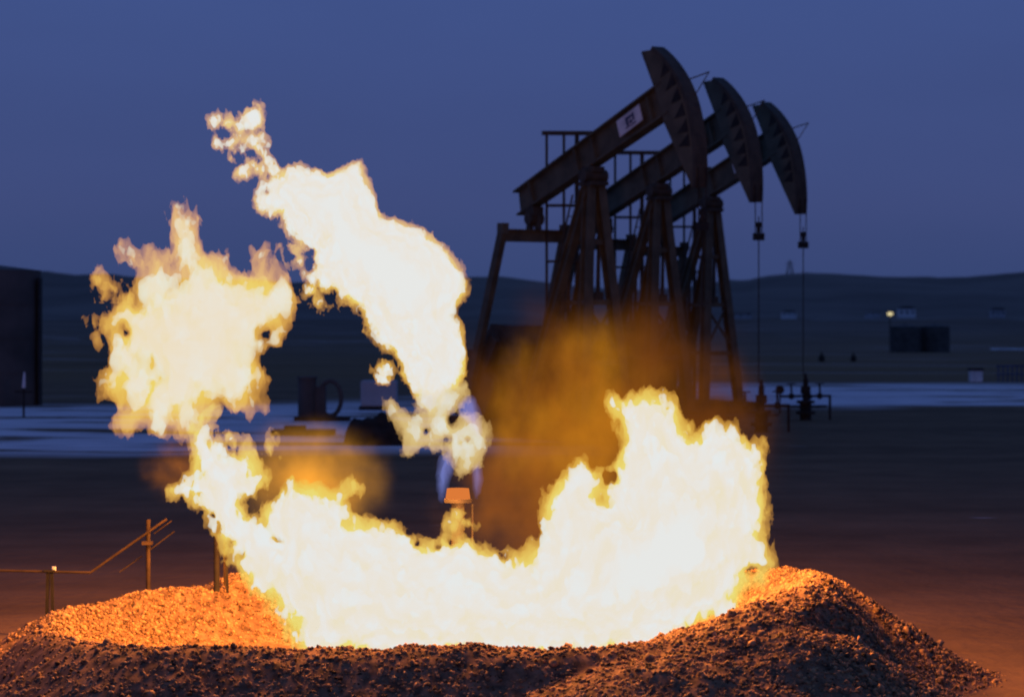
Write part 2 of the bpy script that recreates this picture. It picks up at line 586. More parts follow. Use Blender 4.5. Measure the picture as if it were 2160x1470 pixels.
def flame(name, mat, Yp, polys, h, depth, prof, warp=(0.10, 0.35), fine=(0.05, 0.12), ycurve=None, blobs=(), holes=(), core=None, gain=0.6, rough=None, seed=1, margin=45, stretch=1.6, octs=5, tag_kw=None, cellsc=1.0, minsize=0):
    """closed body of glowing gas at distance Yp; polys / blobs in photo pixels give its outline there"""
    rs = np.random.RandomState(seed)
    pts = np.array([p for pl in polys for p in pl] + [(b[0] + s * b[2], b[1] + s * b[2]) for b in blobs for s in (-1, 1)], float)
    x0, x1 = pts[:, 0].min() - margin, pts[:, 0].max() + margin
    y0, y1 = pts[:, 1].min() - margin, pts[:, 1].max() + margin
    a = P(x0, y1, Yp); b = P(x1, y0, Yp)
    gx = np.arange(a[0], b[0], h); gz = np.arange(a[2], b[2], h)
    hy = h * 1.7
    gy = np.arange(-depth, depth + hy, hy)
    sd = None
    for pl in polys:
        w = [(P(p[0], p[1], Yp)[0], P(p[0], p[1], Yp)[2]) for p in pl]
        s = poly_sdf(w, gx, gz)
        sd = s if sd is None else np.maximum(sd, s)
    if sd is None: sd = np.full((len(gx), len(gz)), -9, np.float32)
    Xg, Zg = np.meshgrid(gx, gz, indexing='ij')
    for (px, py, r) in blobs:
        c = P(px, py, Yp); sd = np.maximum(sd, r * 1.35 * Yp / F - np.hypot(Xg - c[0], Zg - c[2]))
    for (px, py, r, amt) in holes:
        c = P(px, py, Yp); d = np.hypot(Xg - c[0], Zg - c[2]) / (r * Yp / F)
        sd = sd - amt * np.exp(-d * d * 1.5) * np.clip(sd + 0.02, 0, 1) ** 0.5
    shp = (len(gx), len(gy), len(gz)); size = (gx[-1] - gx[0], gy[-1] - gy[0], gz[-1] - gz[0])
    wa, wc = warp
    wx = fbm(shp, size, (wc, wc, wc * stretch), octs, rs, gain) * wa
    wz = fbm(shp, size, (wc, wc, wc * stretch), octs, rs, gain) * wa
    fi = np.clip(np.rint(np.arange(shp[0])[:, None, None] + wx / h), 0, shp[0] - 1).astype(np.int32)
    fk = np.clip(np.rint(np.arange(shp[2])[None, None, :] + wz / h), 0, shp[2] - 1).astype(np.int32)
    s3 = sd[fi, fk]
    del fi, fk, wx, wz
    fa, fc = fine
    rm = rough((Xg / Yp * F + PW / 2), HOR - (Zg - EYE) / Yp * F).astype(np.float32)[:, None, :] if rough is not None else 1.0
    a_ = fa
    s3 = s3 - 0.35 * fa
    for o_ in range(4):
        c_ = fc * 1.7 / 1.75 ** o_
        s3 = s3 + (0.55 - 1.3 * np.abs(vnoise(shp, size, (c_, c_, c_ * stretch), rs))) * (a_ * rm)
        a_ *= 0.8
    yy = gy[None, :, None]
    if ycurve is not None:
        yy = yy - ycurve(Xg, Zg)[:, None, :]
    yy = np.abs(yy)

    def body(nm, q, mt, th=1.0):
        Fv = (prof(q) * th - yy).astype(np.float32)
        Fv = np.where(q < 0, np.minimum(q, -1e-3) - yy * 0.2, Fv)
        for ax in range(3):
            sl = [slice(None)] * 3; sl[ax] = 0; Fv[tuple(sl)] = -1; sl[ax] = -1; Fv[tuple(sl)] = -1
        V, Q = surface_nets(Fv, (gx[0], gy[0] + Yp, gz[0]), np.array([h, hy, h]))
        ob = np_mesh(nm, V, Q, mt)
        ob.visible_shadow = False      # burning gas throws no shadow from its own lamps
        print('FLAME', nm, shp, len(V), len(Q))
        return ob
    o = body(name, s3, mat)
    if tag_kw: tag(o, **tag_kw)
    if core:
        cm, off, amp, cell, th = core
        q = s3 - off
        if amp: q = q + fbm(shp, size, (cell, cell, cell * 1.4), 3, rs, 0.6) * amp
        q = np.minimum(q, s3 - 0.022)
        c = body('core', q, cm, th)
        c.parent = o
    return o


# ------------------------------------------------------------------ the fires
YF = 19.4
SIG = (11.0, 5.2, 1.7)
M['flame'] = flame_mat('flame_mantle', SIG, (0.83, 0.74, 0.30))
M['core'] = flame_mat('white_hot_core', (38.0, 34.0, 28.0), (0.77, 0.84, 0.86))
M['core2'] = flame_mat('yellow_hot_core', (18.0, 15.0, 11.0), (0.77, 0.83, 0.80))
M['flame2'] = flame_mat('yellow_flame', (10.0, 4.6, 1.7), (0.85, 0.71, 0.24))
M['flame3'] = flame_mat('thin_flame', (6.5, 4.2, 2.2), (0.74, 0.63, 0.36))
M['glow'] = glow_mat('amber_glow', (1.0, 0.30, 0.03), 0.13, 0.8)
M['glow2'] = glow_mat('amber_glow_small', (1.0, 0.44, 0.012), 0.55, 1.0)
M['glow4'] = glow_mat('amber_glow_left', (1.0, 0.46, 0.03), 1.25, 1.0)
M['blue'] = glow_mat('blue_gas_flame', (0.30, 0.36, 1.0), 1.5, 0.1)

plume = [(997, 800), (996, 760), (990, 720), (975, 690), (962, 672), (970, 650), (988, 625), (992, 600), (980, 570), (955, 530), (920, 495), (885, 475), (845, 462), (815, 452), (795, 430), (785, 400), (770, 370), (762, 345), (735, 340), (715, 352), (690, 356), (650, 352), (605, 342), (585, 352), (560, 383), (540, 388), (532, 420), (532, 450), (545, 450), (560, 440), (580, 455), (600, 485), (622, 505), (650, 520), (655, 560), (640, 572), (660, 590), (690, 605), (740, 640), (765, 660), (780, 700), (800, 718), (830, 742), (842, 765), (848, 795), (870, 825), (895, 850), (905, 862), (930, 855), (950, 838), (975, 825)]
plume_low = [(990, 800), (905, 800), (880, 830), (890, 865), (868, 872), (845, 866), (830, 846), (812, 838), (820, 870), (834, 900), (843, 930), (848, 962), (868, 955), (900, 943), (932, 950), (950, 968), (965, 995), (985, 1002), (1010, 985), (1025, 950), (1026, 915), (1012, 888), (985, 872), (968, 856), (985, 830)]
fireball = [(375, 430), (386, 452), (402, 452), (415, 462), (426, 492), (442, 522), (466, 532), (478, 548), (500, 562), (528, 566), (536, 530), (556, 528), (582, 516), (576, 545), (590, 580), (606, 590), (626, 620), (628, 650), (612, 680), (597, 710), (590, 735), (562, 730), (546, 748), (556, 770), (576, 800), (560, 815), (541, 830), (565, 856), (542, 850), (520, 872), (500, 880), (482, 862), (465, 857), (440, 882), (416, 905), (396, 922), (376, 922), (360, 902), (345, 915), (325, 915), (305, 897), (282, 912), (264, 905), (246, 892), (240, 870), (254, 858), (230, 845), (205, 835), (205, 800), (215, 775), (226, 768), (228, 735), (226, 702), (210, 690), (208, 665), (225, 645), (240, 625), (238, 607), (214, 600), (206, 585), (220, 574), (236, 582), (266, 595), (292, 600), (310, 582), (314, 560), (300, 545), (284, 540), (300, 523), (316, 530), (326, 545), (340, 545), (354, 533), (350, 560), (366, 568), (372, 540), (364, 500), (364, 470)]
base_f = [(405, 903), (428, 896), (450, 906), (454, 930), (476, 950), (488, 968), (500, 955), (512, 962), (520, 930), (536, 932), (546, 975), (552, 1002), (572, 1015), (552, 1035), (540, 1048), (522, 1040), (520, 1060), (540, 1090), (558, 1110), (556, 1076), (580, 1060), (595, 1030), (620, 1020), (660, 1022), (690, 1040), (714, 1035), (720, 1010), (745, 1003), (766, 1030), (750, 1055), (727, 1062), (742, 1085), (790, 1090), (826, 1096), (862, 1120), (900, 1142), (950, 1130), (1000, 1142), (1060, 1165), (1108, 1160), (1134, 1130), (1132, 1068), (1148, 1030), (1180, 1000), (1205, 975), (1226, 955), (1246, 985), (1275, 985), (1302, 960), (1316, 930), (1306, 890), (1290, 862), (1278, 845), (1300, 825), (1325, 835), (1345, 825), (1372, 819), (1402, 830), (1430, 850), (1446, 885), (1460, 912), (1475, 906), (1490, 890), (1502, 880), (1512, 895), (1546, 905), (1570, 930), (1600, 942), (1613, 935), (1610, 965), (1618, 1010), (1622, 1050), (1625, 1095), (1615, 1130), (1630, 1190), (1610, 1200), (1605, 1230), (1582, 1240), (1562, 1270), (1556, 1292), (1500, 1312), (1440, 1342), (1390, 1362), (1300, 1385), (900, 1395), (640, 1390), (618, 1350), (608, 1310), (580, 1270), (542, 1235), (520, 1208), (500, 1190), (480, 1150), (456, 1120), (450, 1100), (440, 1075), (410, 1052), (374, 1036), (370, 1028), (400, 1015), (415, 1000), (410, 970), (410, 940)]


def prof_thick(scale, soft):
    # half thickness against depth inside the outline
    return lambda s: np.sqrt(np.maximum(s, 0) ** 2 * 0.8 + 2 * soft * np.maximum(s, 0) * scale) * 1.0


h1 = 0.0085
fl1 = flame('flare_flame', M['flame'], YF + 0.7, [plume], h1, 0.62,
            lambda s: np.clip(0.9 * np.maximum(s, 0) + 0.9 * np.maximum(s - 0.02, 0) ** 0.8, 0, 0.56),
            warp=(0.036, 0.20), fine=(0.034, 0.055), seed=3, gain=0.78, rough=lambda x, y: 0.75 + 1.5 / (1 + np.exp(((x - 818) * 0.83 - (y - 595) * 0.55 + 25) / 22)), core=(M['core'], 0.050, 0.034, 0.06, 0.92),
            holes=[(650, 530, 16, .6), (655, 562, 14, .5), (560, 400, 8, .5), (602, 372, 10, .3), (868, 690, 16, .35), (905, 775, 26, .3), (880, 745, 12, .4), (640, 470, 14, .3)],
            blobs=[(808, 785, 9), (615, 527, 7), (628, 546, 8), (655, 612, 6), (676, 634, 7), (698, 642, 6), (803, 802, 6),
                   (526, 256, 19), (497, 264, 14), (512, 246, 8), (508, 288, 6), (522, 300, 6), (535, 306, 6), (545, 318, 6), (556, 330, 7), (568, 342, 8), (578, 354, 10), (550, 296, 6), (556, 310, 5), (492, 305, 5), (498, 320, 5), (514, 366, 8), (530, 350, 6), (543, 360, 7), (544, 225, 5), (456, 262, 6), (461, 308, 5), (488, 336, 5), (470, 262, 4)],
            tag_kw=dict(label='white hot slanting flame blowing left from the flare stack, torn wisps at its upper end', cat='flame', kind='thing'))
fl1b = flame('flare_flame', M['flame3'], YF + 0.7, [plume_low], h1, 0.4,
             lambda s: np.clip(1.6 * np.maximum(s + 0.02, 0), 0, 0.34), warp=(0.04, 0.14), fine=(0.05, 0.06), seed=8, gain=0.80, core=(M['core2'], 0.11, 0.11, 0.09, 0.8),
             holes=[(960, 885, 22, .6), (900, 905, 14, .6), (945, 925, 14, .5), (985, 930, 12, .4)],
             tag_kw=dict(label='thin tan ragged flame just above the blue gas flame of the stack tip', cat='flame', kind='thing'))
fl2 = flame('fireball', M['flame2'], YF - 0.2, [fireball], h1, 0.60,
            lambda s: np.clip(0.75 * np.maximum(s, 0) + 0.2 * np.maximum(s, 0) ** 0.7, 0, 0.55),
            warp=(0.040, 0.20), fine=(0.066, 0.062), seed=21, stretch=2.2, gain=0.80, core=(M['core2'], 0.14, 0.20, 0.085, 0.8), rough=lambda x, y: 1.0 + 0.5 * (y < 640),
            holes=[(262, 683, 20, 0.4), (328, 765, 40, 0.40), (345, 792, 26, 0.35), (410, 700, 28, 0.3), (275, 700, 14, 0.5), (560, 640, 30, 0.2), (555, 700, 22, 0.4), (385, 600, 30, 0.25), (300, 640, 26, 0.3)],
            blobs=[(188, 678, 5), (196, 700, 4), (204, 712, 5), (222, 615, 4), (270, 528, 4), (262, 520, 3)],
            tag_kw=dict(label='round yellow fireball with ragged tongues floating over the left end of the pit', cat='flame', kind='thing'))
fl3 = flame('pit_fire', M['flame'], YF - 0.4, [base_f], 0.0092, 0.98,
            lambda s: np.clip(0.8 * np.maximum(s, 0) + 0.75 * np.maximum(s - 0.015, 0) ** 0.8, 0, 0.85),
            warp=(0.040, 0.22), fine=(0.052, 0.062), seed=33, stretch=2.1, gain=0.80, core=(M['core'], 0.10, 0.095, 0.08, 0.95), rough=lambda x, y: 1.0 + 0.7 * (x < 620) + 0.4 * (x > 1480),
            holes=[(590, 1142, 24, 0.5), (1262, 1052, 34, 0.38), (1290, 1072, 34, 0.38), (1322, 1096, 30, 0.35), (455, 1085, 9, .6), (472, 1110, 10, .6), (492, 1140, 10, .5), (880, 1150, 10, .5), (925, 1160, 12, .4), (1060, 1175, 10, .5), (1290, 1010, 22, 0.5), (855, 1192, 9, 0.75), (515, 1165, 14, 0.5), (860, 1120, 10, .5), (430, 1040, 8, .4), (470, 1100, 10, .4), (955, 1150, 12, .4), (1580, 1210, 20, .5)],
            blobs=[(965, 1092, 10), (952, 1112, 14), (984, 1106, 9), (575, 945, 5), (588, 935, 4), (490, 930, 5), (500, 945, 5), (430, 892, 6), (445, 880, 5), (455, 868, 4)],
            tag_kw=dict(label='broad white hot fire filling the gravel pit from side to side', cat='flame', kind='thing'))

def prof_soft(T, S):
    def f(s):
        t = np.clip(s / S, 0, 1)
        return T * t ** 2.0 * (1.6 - 0.6 * t)
    return f




def smoke_glow_mat(name, col, strength, dens, seed, power=1.6, con=3.0, nscale=2.8):  # absorbing smoke; the firelight on it is put in as its own emission
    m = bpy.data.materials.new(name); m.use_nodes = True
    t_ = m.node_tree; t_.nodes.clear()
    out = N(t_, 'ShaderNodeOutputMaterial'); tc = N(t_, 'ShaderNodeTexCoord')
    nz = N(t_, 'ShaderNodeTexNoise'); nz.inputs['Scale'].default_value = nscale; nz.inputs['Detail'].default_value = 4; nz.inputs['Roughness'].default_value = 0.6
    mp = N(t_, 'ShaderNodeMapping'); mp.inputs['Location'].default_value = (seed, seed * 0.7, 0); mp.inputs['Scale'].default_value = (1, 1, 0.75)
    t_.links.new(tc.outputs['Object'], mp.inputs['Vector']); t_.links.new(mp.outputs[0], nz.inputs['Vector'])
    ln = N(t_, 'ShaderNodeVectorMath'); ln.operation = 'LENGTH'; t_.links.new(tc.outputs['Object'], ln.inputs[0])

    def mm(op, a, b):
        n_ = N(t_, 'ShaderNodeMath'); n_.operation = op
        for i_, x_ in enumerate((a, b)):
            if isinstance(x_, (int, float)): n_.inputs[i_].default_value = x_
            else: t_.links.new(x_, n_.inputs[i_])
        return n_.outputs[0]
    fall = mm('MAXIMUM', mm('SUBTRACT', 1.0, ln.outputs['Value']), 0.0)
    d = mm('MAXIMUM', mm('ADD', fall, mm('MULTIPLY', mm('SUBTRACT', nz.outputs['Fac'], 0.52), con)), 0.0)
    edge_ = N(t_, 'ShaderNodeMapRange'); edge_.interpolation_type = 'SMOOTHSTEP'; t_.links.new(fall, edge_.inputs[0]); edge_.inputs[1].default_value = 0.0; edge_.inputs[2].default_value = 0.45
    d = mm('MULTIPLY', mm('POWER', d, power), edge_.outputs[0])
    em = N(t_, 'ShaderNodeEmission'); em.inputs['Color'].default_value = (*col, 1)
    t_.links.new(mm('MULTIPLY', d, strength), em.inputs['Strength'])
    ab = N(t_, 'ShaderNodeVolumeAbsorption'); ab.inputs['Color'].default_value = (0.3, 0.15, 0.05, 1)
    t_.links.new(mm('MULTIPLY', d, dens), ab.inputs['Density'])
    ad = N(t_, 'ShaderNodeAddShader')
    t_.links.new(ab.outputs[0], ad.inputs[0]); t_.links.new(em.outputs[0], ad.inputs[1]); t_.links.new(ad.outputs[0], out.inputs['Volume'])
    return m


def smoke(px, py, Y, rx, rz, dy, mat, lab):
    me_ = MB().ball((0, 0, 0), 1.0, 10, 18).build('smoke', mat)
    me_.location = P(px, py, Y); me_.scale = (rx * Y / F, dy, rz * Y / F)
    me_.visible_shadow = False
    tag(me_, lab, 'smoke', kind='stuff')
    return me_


AMB, BRN = (1.0, 0.40, 0.02), (1.0, 0.31, 0.05)  # emission colours standing in for firelight on the smoke
smoke(1270, 900, YF + 1.8, 440, 370, 1.0, smoke_glow_mat('brown_glow_smoke', BRN, 0.40, 3.2, 1.0), 'wide dim brown smoke with the fire glow put in as emission, rising in front of the pump jack legs')
smoke(1230, 900, YF + 1.7, 270, 290, 0.8, smoke_glow_mat('amber_glow_smoke', AMB, 1.3, 2.0, 4.0), 'bright amber self-glowing smoke left of the tall right flame')
smoke(1090, 1070, YF + 1.7, 220, 200, 0.7, smoke_glow_mat('amber_glow_smoke', BRN, 0.55, 2.0, 9.0), 'brown amber self-glowing smoke to the right of the stack tip, low over the fire')
smoke(1500, 890, YF + 1.3, 180, 190, 0.7, smoke_glow_mat('brown_glow_smoke', BRN, 0.35, 3.0, 13.0), 'dim brown self-glowing smoke behind the right end of the fire')
smoke(655, 1015, YF + 0.8, 210, 160, 0.6, smoke_glow_mat('amber_glow_smoke', (1.0, 0.42, 0.04), 2.6, 2.0, 17.0, con=1.6), 'bright amber self-glowing smoke above the left part of the pit fire')
smoke(390, 990, YF + 0.8, 120, 90, 0.4, smoke_glow_mat('amber_glow_smoke', BRN, 0.8, 2.0, 23.0), 'small faint amber self-glowing haze left of the leaning tongue of fire')
cy.volume_step_rate = 0.45
blue1 = [(922, 1052), (914, 1000), (922, 955), (950, 940), (962, 975), (950, 1030), (936, 1064)]
blue3 = [(985, 985), (1012, 968), (1018, 1010), (1010, 1048), (996, 1062), (988, 1030)]
blue2 = [(955, 850), (985, 822), (1010, 835), (1022, 870), (1026, 920), (1010, 935), (985, 905), (962, 880)]
flame('gas_flame', M['blue'], YF + 0.7, [blue1, blue2, blue3], 0.012, 0.25, prof_soft(0.16, 0.08), warp=(0.03, 0.15), fine=(0.01, 0.06), seed=9, octs=3,
      tag_kw=dict(label='pale blue gas flame wrapped round the glowing stack tip', cat='flame', kind='thing'))


# lamps: the light the fires give off
def lamp(name, px, py, Y, watts, r, col=(1.0, 0.335, 0.052)):
    l = bpy.data.lights.new(name, 'POINT'); l.energy = watts; l.color = col; l.shadow_soft_size = r
    o = bpy.data.objects.new(name, l); COL.objects.link(o); o.location = P(px, py, Y)
    return o


lamp('fire_light', 700, 1200, YF - 0.5, 330, 0.35)
lamp('fire_light', 1100, 1270, YF - 0.9, 330, 0.3)
lamp('fire_light', 1470, 1030, YF - 0.9, 430, 0.4)
lamp('fire_light', 1400, 900, YF - 0.6, 420, 0.35)
lamp('fireball_light', 400, 720, YF - 0.5, 470, 0.4)
lamp('flare_light', 820, 620, YF + 0.3, 1900, 0.4)


# ------------------------------------------------------------------ flare pit berm
ridge = [(300, 1366, 16.5), (700, 1366, 16.5), (1340, 1366, 16.5), (1450, 1337, 16.6), (1570, 1291, 16.9), (1690, 1240, 17.6), (1722, 1210, 19.3), (1640, 1202, 21.4),
         (1300, 1230, 22.8), (900, 1240, 23.0), (560, 1200, 22.3), (490, 1212, 21.9), (400, 1240, 21.6), (310, 1250, 21.4), (190, 1272, 20.8), (100, 1297, 19.8), (85, 1330, 18.2), (180, 1358, 17.0)]
rp = [P(*r) for r in ridge]
hb = 0.025
bx = np.arange(-6.0, 6.5, hb); by = np.arange(13.6, 25.6, hb)
BX, BY = np.meshgrid(bx, by, indexing='ij')
H = np.full(BX.shape, -9.0)
nb = len(rp)
rsb = np.random.RandomState(4)
sz = (bx[-1] - bx[0], by[-1] - by[0], 1.0)


def n2(cell, o=3):
    return fbm((len(bx), len(by), 1), (sz[0], sz[1], 0.1), (cell, cell, 1), o, rsb)[:, :, 0]


wobx, woby = n2(0.9) * 0.10, n2(0.9) * 0.10
for k in range(nb):
    a = rp[k]; b = rp[(k + 1) % nb]
    dx, dy = b[0] - a[0], b[1] - a[1]
    t = np.clip(((BX + wobx - a[0]) * dx + (BY + woby - a[1]) * dy) / (dx * dx + dy * dy), 0, 1)
    near = (k in (0, 1, 2, 3, 4, 17, 16))
    wf = 0.15 if near else 1.0
    d = np.hypot(BX + wobx * wf - a[0] - t * dx, BY + woby * wf - a[1] - t * dy)
    if k in (2, 3, 4):
        fall = 0.27 * np.minimum(d, (0.8, 0.7, 0.25)[k - 2]) + (0.42, 0.55, 1.0)[k - 2] * np.maximum(d - (0.8, 0.7, 0.25)[k - 2], 0)
    else:
        fall = (1.1 if k in (5, 15, 16) else 0.70) * (np.sqrt(d * d + 0.12 ** 2) - 0.12)
    z = a[2] + (b[2] - a[2]) * t - fall
    H = np.maximum(H, z)
pitd = np.exp(-(((BX - 0.2) / 2.6) ** 2 + ((BY - 19.4) / 2.2) ** 2) ** 2)
G0 = -0.02 - 0.25 * pitd
k_ = 0.08
H = np.log(np.exp(np.clip((H - G0) / k_, -30, 30)) + 1) * k_ + G0      # soft foot of the slope
rise = np.clip((H - G0) / 0.25, 0, 1)
H = H + (n2(0.40) * 0.026 + n2(0.12, 3) * 0.020) * (0.15 + 0.85 * rise)
H = H + np.where(rise < 0.02, -0.03, 0)
edge = np.minimum(np.minimum(BX - bx[0], bx[-1] - BX), np.minimum(BY - by[0], by[-1] - BY))
H = np.where(edge < 0.3, H - 0.1, H)
nyb = len(by)
ii = (np.arange(len(bx) - 1)[:, None] * nyb + np.arange(nyb - 1)[None, :]).ravel()
bq = np.stack([ii, ii + nyb, ii + nyb + 1, ii + 1], 1)
berm = np_mesh('terrain', np.stack([BX.ravel(), BY.ravel(), H.ravel()], 1), bq, M['berm'], True)
tag(berm, kind='structure')

# broken stone lying on the berm: many small stones, one mass
ph = (1 + 5 ** 0.5) / 2
ico = np.array([(-1, ph, 0), (1, ph, 0), (-1, -ph, 0), (1, -ph, 0), (0, -1, ph), (0, 1, ph), (0, -1, -ph), (0, 1, -ph), (ph, 0, -1), (ph, 0, 1), (-ph, 0, -1), (-ph, 0, 1)]) / 1.9
icf = np.array([(0, 11, 5), (0, 5, 1), (0, 1, 7), (0, 7, 10), (0, 10, 11), (1, 5, 9), (5, 11, 4), (11, 10, 2), (10, 7, 6), (7, 1, 8), (3, 9, 4), (3, 4, 2), (3, 2, 6), (3, 6, 8), (3, 8, 9), (4, 9, 5), (2, 4, 11), (6, 2, 10), (8, 6, 7), (9, 8, 1)])
ns = 380000
sx = RS.uniform(-5.6, 5.2, ns); sy = RS.uniform(15.6, 23.5, ns)
fi = ((sx - bx[0]) / hb).astype(int); fj = ((sy - by[0]) / hb).astype(int)
sz_ = H[fi, fj]; clump = n2(0.5, 3)[fi, fj]; ok = (rise[fi, fj] > RS.uniform(0.0, 0.5, ns)) & (clump > RS.uniform(-2.2, 0.7, ns))
keep = ok & ((sy < 17.8) | (sx < -1.6) | (sx > 1.6)) & ~((sy < 17.5) & (RS.rand(ns) < 0.0))
sx, sy, sz_ = sx[keep], sy[keep], sz_[keep]
n = len(sx)
size = 0.0035 + 0.014 * RS.rand(n) ** 2.5 + 0.026 * RS.rand(n) * (RS.rand(n) < 0.008)
vv = ico[None] * (1 + 0.5 * (RS.rand(n, 12, 1) - 0.5))
vv = vv * size[:, None, None] * (0.65 + 0.8 * RS.rand(n, 1, 3))
qa = RS.randn(n, 4); qa /= np.linalg.norm(qa, axis=1)[:, None]
w_, x_, y_, z_ = qa.T
R_ = np.stack([np.stack([1 - 2 * (y_ * y_ + z_ * z_), 2 * (x_ * y_ - z_ * w_), 2 * (x_ * z_ + y_ * w_)], 1),
               np.stack([2 * (x_ * y_ + z_ * w_), 1 - 2 * (x_ * x_ + z_ * z_), 2 * (y_ * z_ - x_ * w_)], 1),
               np.stack([2 * (x_ * z_ - y_ * w_), 2 * (y_ * z_ + x_ * w_), 1 - 2 * (x_ * x_ + y_ * y_)], 1)], 1)
vv = np.einsum('nij,nkj->nki', R_, vv) + np.stack([sx, sy, sz_ + size * 0.2], 1)[:, None, :]
ff = (icf[None] + (np.arange(n) * 12)[:, None, None]).reshape(-1, 3)
stones = np_mesh('gravel', vv.reshape(-1, 3), ff, M['stone'])
tag(stones, 'loose broken stone covering the berm round the flare pit', 'gravel', kind='stuff')
print('STONES', n)


def berm_z(x, y):
    i = int((x - bx[0]) / hb); j = int((y - by[0]) / hb)
    if 0 <= i < len(bx) and 0 <= j < len(by): return float(H[i, j])
    return ground_z(y)


# ------------------------------------------------------------------ flare stack
sp = P(966, 1030, YF + 0.7)
t = tag(empty('flare_stack', (sp[0], sp[1], 0)), 'short steel flare stack with a glowing orange tip at the middle of the pit', 'flare stack')
zt = sp[2]
MB().cyl((0, 0, -0.2), (0, 0, zt - 0.115), 0.055, n=20).build('pipe', M['dark'], t, True)
MB().cyl((0, 0, zt - 0.115), (0, 0, zt - 0.085), 0.115, n=24).build('flange', M['dark'], t, True)
MB().cyl((0, 0, zt - 0.085), (0, 0, zt), 0.104, 0.092, n=24, caps=False).cyl((0, 0, zt - 0.08), (0, 0, zt - 0.05), 0.09, n=24).build('tip', M['hot'], t, True)
MB().cyl((0.12, 0, 0.0), (0.12, 0, zt - 0.13), 0.010).build('pilot_tube', M['dark'], t)

# ------------------------------------------------------------------ fuel line and its supports on the left bank
yp = 21.6
pt = [P(-300, 1196, yp), P(190, 1207, yp), P(352, 1094, yp)]
t = MB().tube(pt, 0.012).build('gas_pipe', M['rust'], None, True)
tag(t, 'thin rusty pipe running in level from the left edge and climbing toward the fire', 'pipe')
for px, top, bot, w, mt, lab in ((104, 1205, 1300, 0.028, 'black', 'short dark twin-legged post carrying the level part of the pipe'),
                                 (311, 1096, 1262, 0.028, 'rust', 'tall rusty post where the rising pipe crosses it'),
                                 (457, 1096, 1240, 0.030, 'black', 'dark upright post close beside the left edge of the fire')):
    a = P(px, bot + 8, yp); b = P(px, top, yp)
    t = tag(empty('pipe_support', (a[0], a[1], a[2])), lab, 'post')
    hgt = b[2] - a[2]
    if px == 104:
        MB().bar((-0.025, 0, -0.1), (-0.012, 0, hgt), w, w).build('leg', M[mt], t)
        MB().bar((0.035, 0, -0.1), (0.022, 0, hgt - 0.01), w, w).build('leg', M[mt], t)
        MB().box((0.005, 0, hgt + 0.008), (0.10, 0.06, 0.02)).build('saddle', M[mt], t)
        MB().cyl((0.04, 0, hgt + 0.01), (0.04, 0, hgt + 0.045), 0.022).build('bolt', M['white'], t)
    elif px == 311:
        MB().cyl((0, 0.045, -0.1), (0, 0.045, hgt), w * 0.75).build('upright', M[mt], t, True)
        MB().box((0, 0.0, hgt * 0.72), (0.09, 0.09, 0.03)).build('clamp', M[mt], t)
    else:
        MB().cyl((0, 0, -0.1), (0, 0, hgt), w * 0.9).build('upright', M[mt], t, True)
        MB().bar((0.06, 0.1, -0.1), (0.06, 0.1, hgt * 0.95), w * 0.7, w * 0.7).build('upright', M['rust'], t)
        MB().bar((0.10, 0.0, -0.1), (0.085, 0.0, hgt * 0.7), w * 0.7, w * 0.7).build('upright', M[mt], t)
for (a, b, lab) in (((252, 1206), (300, 1172), 'thin wire stub below the rising pipe, left of the rusty post'),
                    ((318, 1158), (368, 1120), 'thin wire running parallel to the rising pipe, right of the rusty post'),
                    ((325, 1125), (362, 1098), 'finest wire just under the top end of the rising pipe')):
    o = MB().cyl(P(a[0], a[1], yp + 0.1), P(b[0], b[1], yp + 0.1), 0.006).build('guy_wire', M['rust'])
    tag(o, lab, 'wire', 'guy wires beside the gas pipe')

# ------------------------------------------------------------------ pump jacks
ANG = math.radians(55)
TH = math.radians(20.2)


